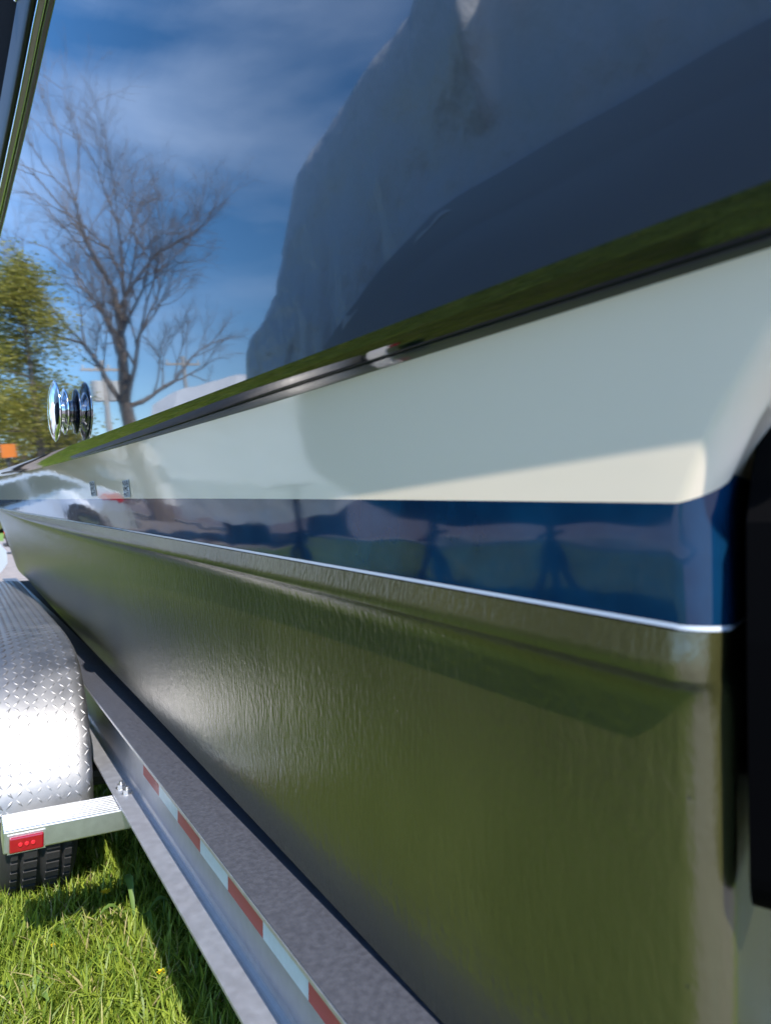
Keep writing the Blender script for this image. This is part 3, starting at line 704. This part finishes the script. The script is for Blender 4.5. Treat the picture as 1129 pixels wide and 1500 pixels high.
def leafy(x, y, H, R, z0, seed, m, lb, name, cat='tree', nl=9000, ls=.16, cone=.6, trunk=True, loc_z=0):
    g = np.random.default_rng(seed); T = empty(name, lb, cat, (x, y, loc_z))
    n = nl; t = g.uniform(0, 1, n)**.85; rad = R*((1-t)*cone+(1-cone)*np.sin(np.pi*np.clip(t*.9+.1, 0, 1)))+.15*R
    # branch clumps
    nc = 70; ct = g.uniform(0, 1, nc); ca = g.uniform(0, 6.283, nc); cr_ = R*((1-ct)*cone+(1-cone)*np.sin(np.pi*(ct*.9+.1)))*g.uniform(.45, 1.1, nc)
    ci = g.integers(0, nc, n); sg = R*.20
    X = cr_[ci]*np.cos(ca[ci])+g.normal(0, sg, n); Y = cr_[ci]*np.sin(ca[ci])+g.normal(0, sg, n); Z = z0+(H-z0)*ct[ci]+g.normal(0, sg*.55, n)-.25*np.hypot(X, Y)
    U = g.normal(0, 1, (n, 3)); U /= np.linalg.norm(U, axis=1)[:, None]; U[:, 2] *= .5; W_ = np.cross(U, g.normal(0, 1, (n, 3))); W_ /= np.linalg.norm(W_, axis=1)[:, None]
    c = np.stack([X, Y, Z], 1); s = ls*g.uniform(.5, 1.3, n)[:, None]
    V = np.stack([c-U*s, c+W_*s*.45, c+U*s, c-W_*s*.45], 1).reshape(-1, 3); b_ = np.arange(n)*4
    me = bpy.data.meshes.new('crown'); me.from_pydata(V.tolist(), [], np.stack([b_, b_+1, b_+2, b_+3], 1).tolist()); me.materials.append(m)
    o = bpy.data.objects.new('crown', me); COL.objects.link(o); o.parent = T
    if trunk:
        bm = bmesh.new(); cyl(bm, (0, 0, -loc_z), (0, 0, H*.8), R*.09, R*.02, 10)
        for k in range(14):
            a = k*2.4; h = z0+(H-z0)*k/16; cyl(bm, (0, 0, h), (R*.7*math.cos(a)*(1-k/18), R*.7*math.sin(a)*(1-k/18), h+.1), R*.02, R*.006, 5)
        bmo('trunk', bm, M['bark'], T)
    return T
b = rd(40, 500, 16); leafy(b[0], b[1], 7.3, 1.5, 3.1, 5, M['cedar'], 'yellow-green cedar tree at the far left beyond the lawn', 'cedar_tree', nl=17000, ls=.062)
b = rd(-60, 500, 18); leafy(b[0], b[1], 8.0, 2.0, 3.0, 6, M['cedar'], 'second cedar tree behind the first one', 'cedar_tree', nl=11000, ls=.08)
for i, (px, D, H, R) in enumerate(((55, 24, 4.4, 1.9), (92, 27, 4.2, 1.8), (-10, 25, 4.2, 2.4))):
    b = rd(px, 640, D); leafy(b[0], b[1], H, R, .4, 20+i, M['bush'], ['brown leafless bush right of the cedar', 'brown bush beside the white building', 'brown bush under the cedar'][i], 'bush', 'bush', 3500, .13, .3, False)
# far woods all round as low masses
V = []; Fc = []; n = 60000; g = np.random.default_rng(9)
ang = g.uniform(0, 6.283, n); D = g.uniform(120, 170, n); hmax = 8+5*np.sin(ang*9)+3*np.sin(ang*23); z = g.uniform(0, 1, n)**.8*hmax
c = np.stack([D*np.sin(ang), D*np.cos(ang), z], 1); U = g.normal(0, 1, (n, 3)); W_ = g.normal(0, 1, (n, 3)); s = 1.4
VV = np.stack([c-U*s, c+W_*s, c+U*s, c-W_*s], 1).reshape(-1, 3); b_ = np.arange(n)*4
me = bpy.data.meshes.new('far_woods'); me.from_pydata(VV.tolist(), [], np.stack([b_, b_+1, b_+2, b_+3], 1).tolist()); me.materials.append(M['buds'])
o = bpy.data.objects.new('far_woods', me); COL.objects.link(o); tag(o, 'distant brown and green woods along the horizon', 'woods', 'stuff')

# ------------------------------------------------------------------ poles, buildings, things along the road
def pole(px, py, D, lb, transformer):
    p = rd(px, py, D); t = empty('utility_pole', lb, 'utility pole', (p[0], p[1], 0)); h = p[2]
    bm = bmesh.new(); cyl(bm, (0, 0, 0), (0, 0, h), .16, .11, 12); bmo('post', bm, M['concrete'], t)
    bm = bmesh.new(); box(bm, -1.0, 1.0, -.05, .05, h-.5, h-.38); bmo('crossarm', bm, M['concrete'], t)
    for k in (-.9, -.3, .3, .9):
        bm = bmesh.new(); cyl(bm, (k, 0, h-.38), (k, 0, h-.2), .05); bmo('insulator', bm, M['wallw'], t)
    if transformer:
        for k in (-.38, .38):
            bm = bmesh.new(); cyl(bm, (k, -.1, h-1.9), (k, -.1, h-1.0), .27, n=16); bmo('transformer', bm, M['wallw'], t)
    return t
pole(149, 528, 34, 'pale utility pole with two transformer cans left of the bare tree', True)
pole(267, 522, 40, 'thin pale utility pole right of the bare tree', False)
def building(x0, x1, y0, y1, h, roofh, wm, lb, name='building'):
    T = empty(name, lb, 'building', ((x0+x1)/2, (y0+y1)/2, 0)); w, d = (x1-x0)/2, (y1-y0)/2
    bm = bmesh.new(); box(bm, -w, w, -d, d, 0, h); bmo('wall', bm, wm, T)
    V = [(-w-.4, -d-.4, h), (w+.4, -d-.4, h), (w+.4, d+.4, h), (-w-.4, d+.4, h), (-w-.4, 0, h+roofh), (w+.4, 0, h+roofh)]
    mesh('roof', V, [(0, 1, 5, 4), (2, 3, 4, 5), (0, 4, 3), (1, 2, 5), (3, 2, 1, 0)], M['roof'], T)
    nW = int((x1-x0)/2.2)
    for k in range(nW):
        x = -w+1.1+k*2.2
        bm = bmesh.new(); box(bm, x-.5, x+.5, -d-.03, -d, 1.0, 2.1); f = bmo('window', bm, M['metalg'], T)
        bm = bmesh.new(); box(bm, x-.43, x+.43, -d-.045, -d-.028, 1.07, 2.03); bmo('pane', bm, M['glass'], f)
    nD = int((y1-y0)/2.6)
    for k in range(nD):
        y = -d+1.3+k*2.6
        bm = bmesh.new(); box(bm, w, w+.03, y-.5, y+.5, 1.0, 2.1); f = bmo('window', bm, M['metalg'], T)
        bm = bmesh.new(); box(bm, w+.028, w+.045, y-.43, y+.43, 1.07, 2.03); bmo('pane', bm, M['glass'], f)
    return T
building(-26, -12, 38, 46, 3.6, 1.2, M['wallw'], 'long low white building beyond the road behind the bare tree')
building(-34, -26, 4, 24, 4.2, 1.8, M['wallg'], 'grey house across the road behind the wrapped boat')
building(-33, -26, -22, -6, 3.6, 1.6, M['wallw'], 'white house across the road beyond the stern')
# small boat under white film
def smallwrap():
    a = rd(232, 590, 15); c = rd(335, 560, 15); T = empty('covered_boat', 'small boat under pale grey film with a peaked cover, at the roadside', 'boat', (a[0], a[1], 0))
    d = Vector((c[0]-a[0], c[1]-a[1], 0)); Ln = 4.6; d = d.normalized(); s = Vector((-d.y, d.x, 0)); V = []; Fc = []
    ztp = a[2]; prof = [(-1, 1.2), (-1, .62), (-.6, .2), (0, 0), (.6, .2), (1, .62), (1, 1.2)]
    for i, (u, hw, zt_, zb_) in enumerate(((0, .95, ztp, .0), (.12, 1, ztp+.25, 0), (.4, 1, ztp+.45, 0), (.7, .9, ztp+.2, .1), (.9, .5, ztp-.3, .4), (1, .1, ztp-.7, .9))):
        c0 = d*Ln*u
        for (w, z) in ((-.8, .5+zb_), (-1, 1.3), (-1, zt_-.6), (-.5, zt_-.1), (0, zt_), (.5, zt_-.1), (1, zt_-.6), (1, 1.3), (.8, .5+zb_)): V.append(c0+s*w*hw+Vector((0, 0, z)))
    n = 9
    for j in range(5):
        for k in range(n-1): Fc.append((j*n+k, j*n+k+1, (j+1)*n+k+1, (j+1)*n+k))
    Fc.append(tuple(range(n)))
    mesh('film_cover', V, Fc, M['wrapw'], T, False)
    bm = bmesh.new()
    for u in (.25, .65):
        p = d*Ln*u; box(bm, p.x-.5, p.x+.5, p.y-.12, p.y+.12, 0, .8)
    bmo('cradle', bm, M['stand'], T)
smallwrap()
p = rd(14, 672, 12); p2 = rd(14, 655, 12)
bm = bmesh.new(); box(bm, -.13, .13, -.03, .03, p2[2]-.20, p2[2]+.06)
T = empty('work_sign', 'orange road-work sign panel on a post at the far left of the road', 'sign', (p[0], p[1], 0)); bmo('sign_panel', bm, M['orange'], T)
bm = bmesh.new(); box(bm, -.03, .03, .032, .09, 0, p2[2]+.04); bmo('post', bm, M['stand'], T)

# ------------------------------------------------------------------ cars
def car(name, x, y, rz, paint, lb):
    T = empty(name, lb, 'car', (x, y, 0), rz)
    # side profile (front at +X); half width 0.88
    prof = [(-2.28, .42), (-2.32, .62), (-2.28, .95), (-2.2, 1.03), (-1.95, 1.08), (-1.2, 1.40), (-.7, 1.47), (.1, 1.47), (.5, 1.42), (1.15, 1.05), (1.75, .97), (2.15, .86), (2.3, .68), (2.32, .45), (2.2, .26), (1.75, .22)]
    def arch(cx): return [(cx+.39*math.cos(a), .33+.39*math.sin(a)) for a in np.linspace(0, math.pi, 13)]
    low = [(1.75, .22)]+arch(1.38)+[(.95, .2), (-.95, .2)]+arch(-1.38)+[(-1.8, .22), (-2.2, .28)]
    P = prof[:-1]+low
    # build as slabs: body shell lower (z<1.02) full width, cabin narrower through per-vertex width
    n = len(P); V = []
    def hw(z): return .88-.02*abs(z-.6) if z < 1.0 else .86-.42*(z-1.0)
    lay = [(-1, 1), (-.93, 1.0), (.93, 1.0), (1, 1)]
    for s, _ in ((-1, 0), (1, 0)):
        for (xx, zz) in P: V.append((xx, s*hw(zz), zz))
    bm = bmesh.new(); vs = [bm.verts.new(v) for v in V]
    for i in range(n): bm.faces.new((vs[i], vs[(i+1) % n], vs[(i+1) % n+n], vs[i+n]))
    f1 = bm.faces.new(vs[:n][::-1]); f2 = bm.faces.new(vs[n:])
    bmesh.ops.triangulate(bm, faces=[f1, f2])
    bmesh.ops.recalc_face_normals(bm, faces=bm.faces)
    me = bpy.data.meshes.new('body'); bm.to_mesh(me); bm.free(); me.materials.append(paint); body = bpy.data.objects.new('body', me); COL.objects.link(body); body.parent = T
    md = body.modifiers.new('bevel', 'BEVEL'); md.width = .045; md.segments = 3; md.limit_method = 'ANGLE'; md.angle_limit = math.radians(25)
    for s in (-1, 1):
        for poly in ([(-1.75, 1.06), (-1.18, 1.33), (-.72, 1.40), (-.62, 1.40), (-.62, 1.04)], [(-.56, 1.04), (-.56, 1.40), (.08, 1.40), (.42, 1.35), (.98, 1.03)]):
            V = [(a, s*(hw(b)+.008), b) for a, b in poly]+[(a, s*(hw(b)-.03), b) for a, b in poly]; m = len(poly)
            mesh('side_window', V, [tuple(range(m)) if s < 0 else tuple(range(m-1, -1, -1))]+[(i, (i+1) % m, (i+1) % m+m, i+m) for i in range(m)], M['glass'], T)
        bm = bmesh.new(); box(bm, -2.31, -1.98, min(s*.80, s*.892), max(s*.80, s*.892), .80, .96); l_ = bmo('tail_lamp', bm, M['tail'], T, bevel=.02)
        bm = bmesh.new(); box(bm, -.3, -.12, min(s*.87, s*.90), max(s*.87, s*.90), .88, .91); bmo('door_handle', bm, M['chrome'], T)
        bm = bmesh.new(); box(bm, .72, .9, min(s*.86, s*1.0), max(s*.86, s*1.0), 1.02, 1.14); bmo('wing_mirror', bm, paint, T, bevel=.02)
        for cx in (-1.38, 1.38):
            V, Fc = lathe([(.20, -.10), (.22, -.115), (.30, -.115), (.325, -.09), (.33, 0), (.325, .09), (.30, .11), (.2, .11)], 36)
            w = mesh('tyre', [(v[1], v[0]*s*-1, v[2]) for v in V], Fc, M['tyre'], T, True, loc=(cx, s*.79, .33))
            bm = bmesh.new(); cyl(bm, (0, s*.02, 0), (0, s*.05, 0), .215, n=28)
            r1 = bmo('rim', bm, M['trimd'], w)
            for k in range(7):
                bm = bmesh.new(); Mx = Matrix.Rotation(k*2*math.pi/7, 4, 'Y'); box(bm, .03, .215, min(s*.05, s*.09), max(s*.05, s*.09), -.028, .028, Mx); bmo('spoke', bm, M['rim'], w)
            Vh, Fh = lathe([(.205, 0), (.225, .012), (.225, .03), (.2, .03)], 36); mesh('rim_lip', [(v[1], s*(.075+v[0]), v[2]) for v in Vh], Fh, M['rim'], w, True)
    V = [(-1.93, -.78, 1.095), (-1.93, .78, 1.095), (-1.26, .66, 1.392), (-1.26, -.66, 1.392)]; mesh('rear_window', [(a, b, c+.012) for a, b, c in V], [(0, 1, 2, 3)], M['glass'], T)
    V = [(.56, -.66, 1.40), (.56, .66, 1.40), (1.1, .78, 1.09), (1.1, -.78, 1.09)]; mesh('windscreen', [(a, b, c+.012) for a, b, c in V], [(0, 1, 2, 3)], M['glass'], T)
    bm = bmesh.new(); box(bm, -2.34, -2.2, -.8, .8, .3, .42); bmo('bumper_trim', bm, M['trimd'], T, bevel=.01)
    return T
# rear end seen at column 160; nose further right
def reflLO(px, py, D):
    p = hitLO(px, py); a = aY(p[1]); n = np.array([1, .055, a]); n /= np.linalg.norm(n); d = ray(px, py); r = d-2*(d@n)*n; return p+D/np.hypot(r[0], r[1])*r
rr_ = reflLO(160, 740, 14); print('car rear', rr_, 'wheel', reflLO(90, 752, 14), 'g', reflLO(160, 765, 14))
car('silver_car', rr_[0]+1.80, rr_[1]+.6, math.radians(12), M['silver'], 'silver sedan parked beyond the end of the lawn, tail lamp towards the wrapped boat')
car('black_car', 3.9, 34, math.radians(0), M['blackp'], 'black car parked far off on the pale gravel')
car('dark_car', -20.5, 22, math.radians(90), M['blackp'], 'black car parked on the far side of the road')
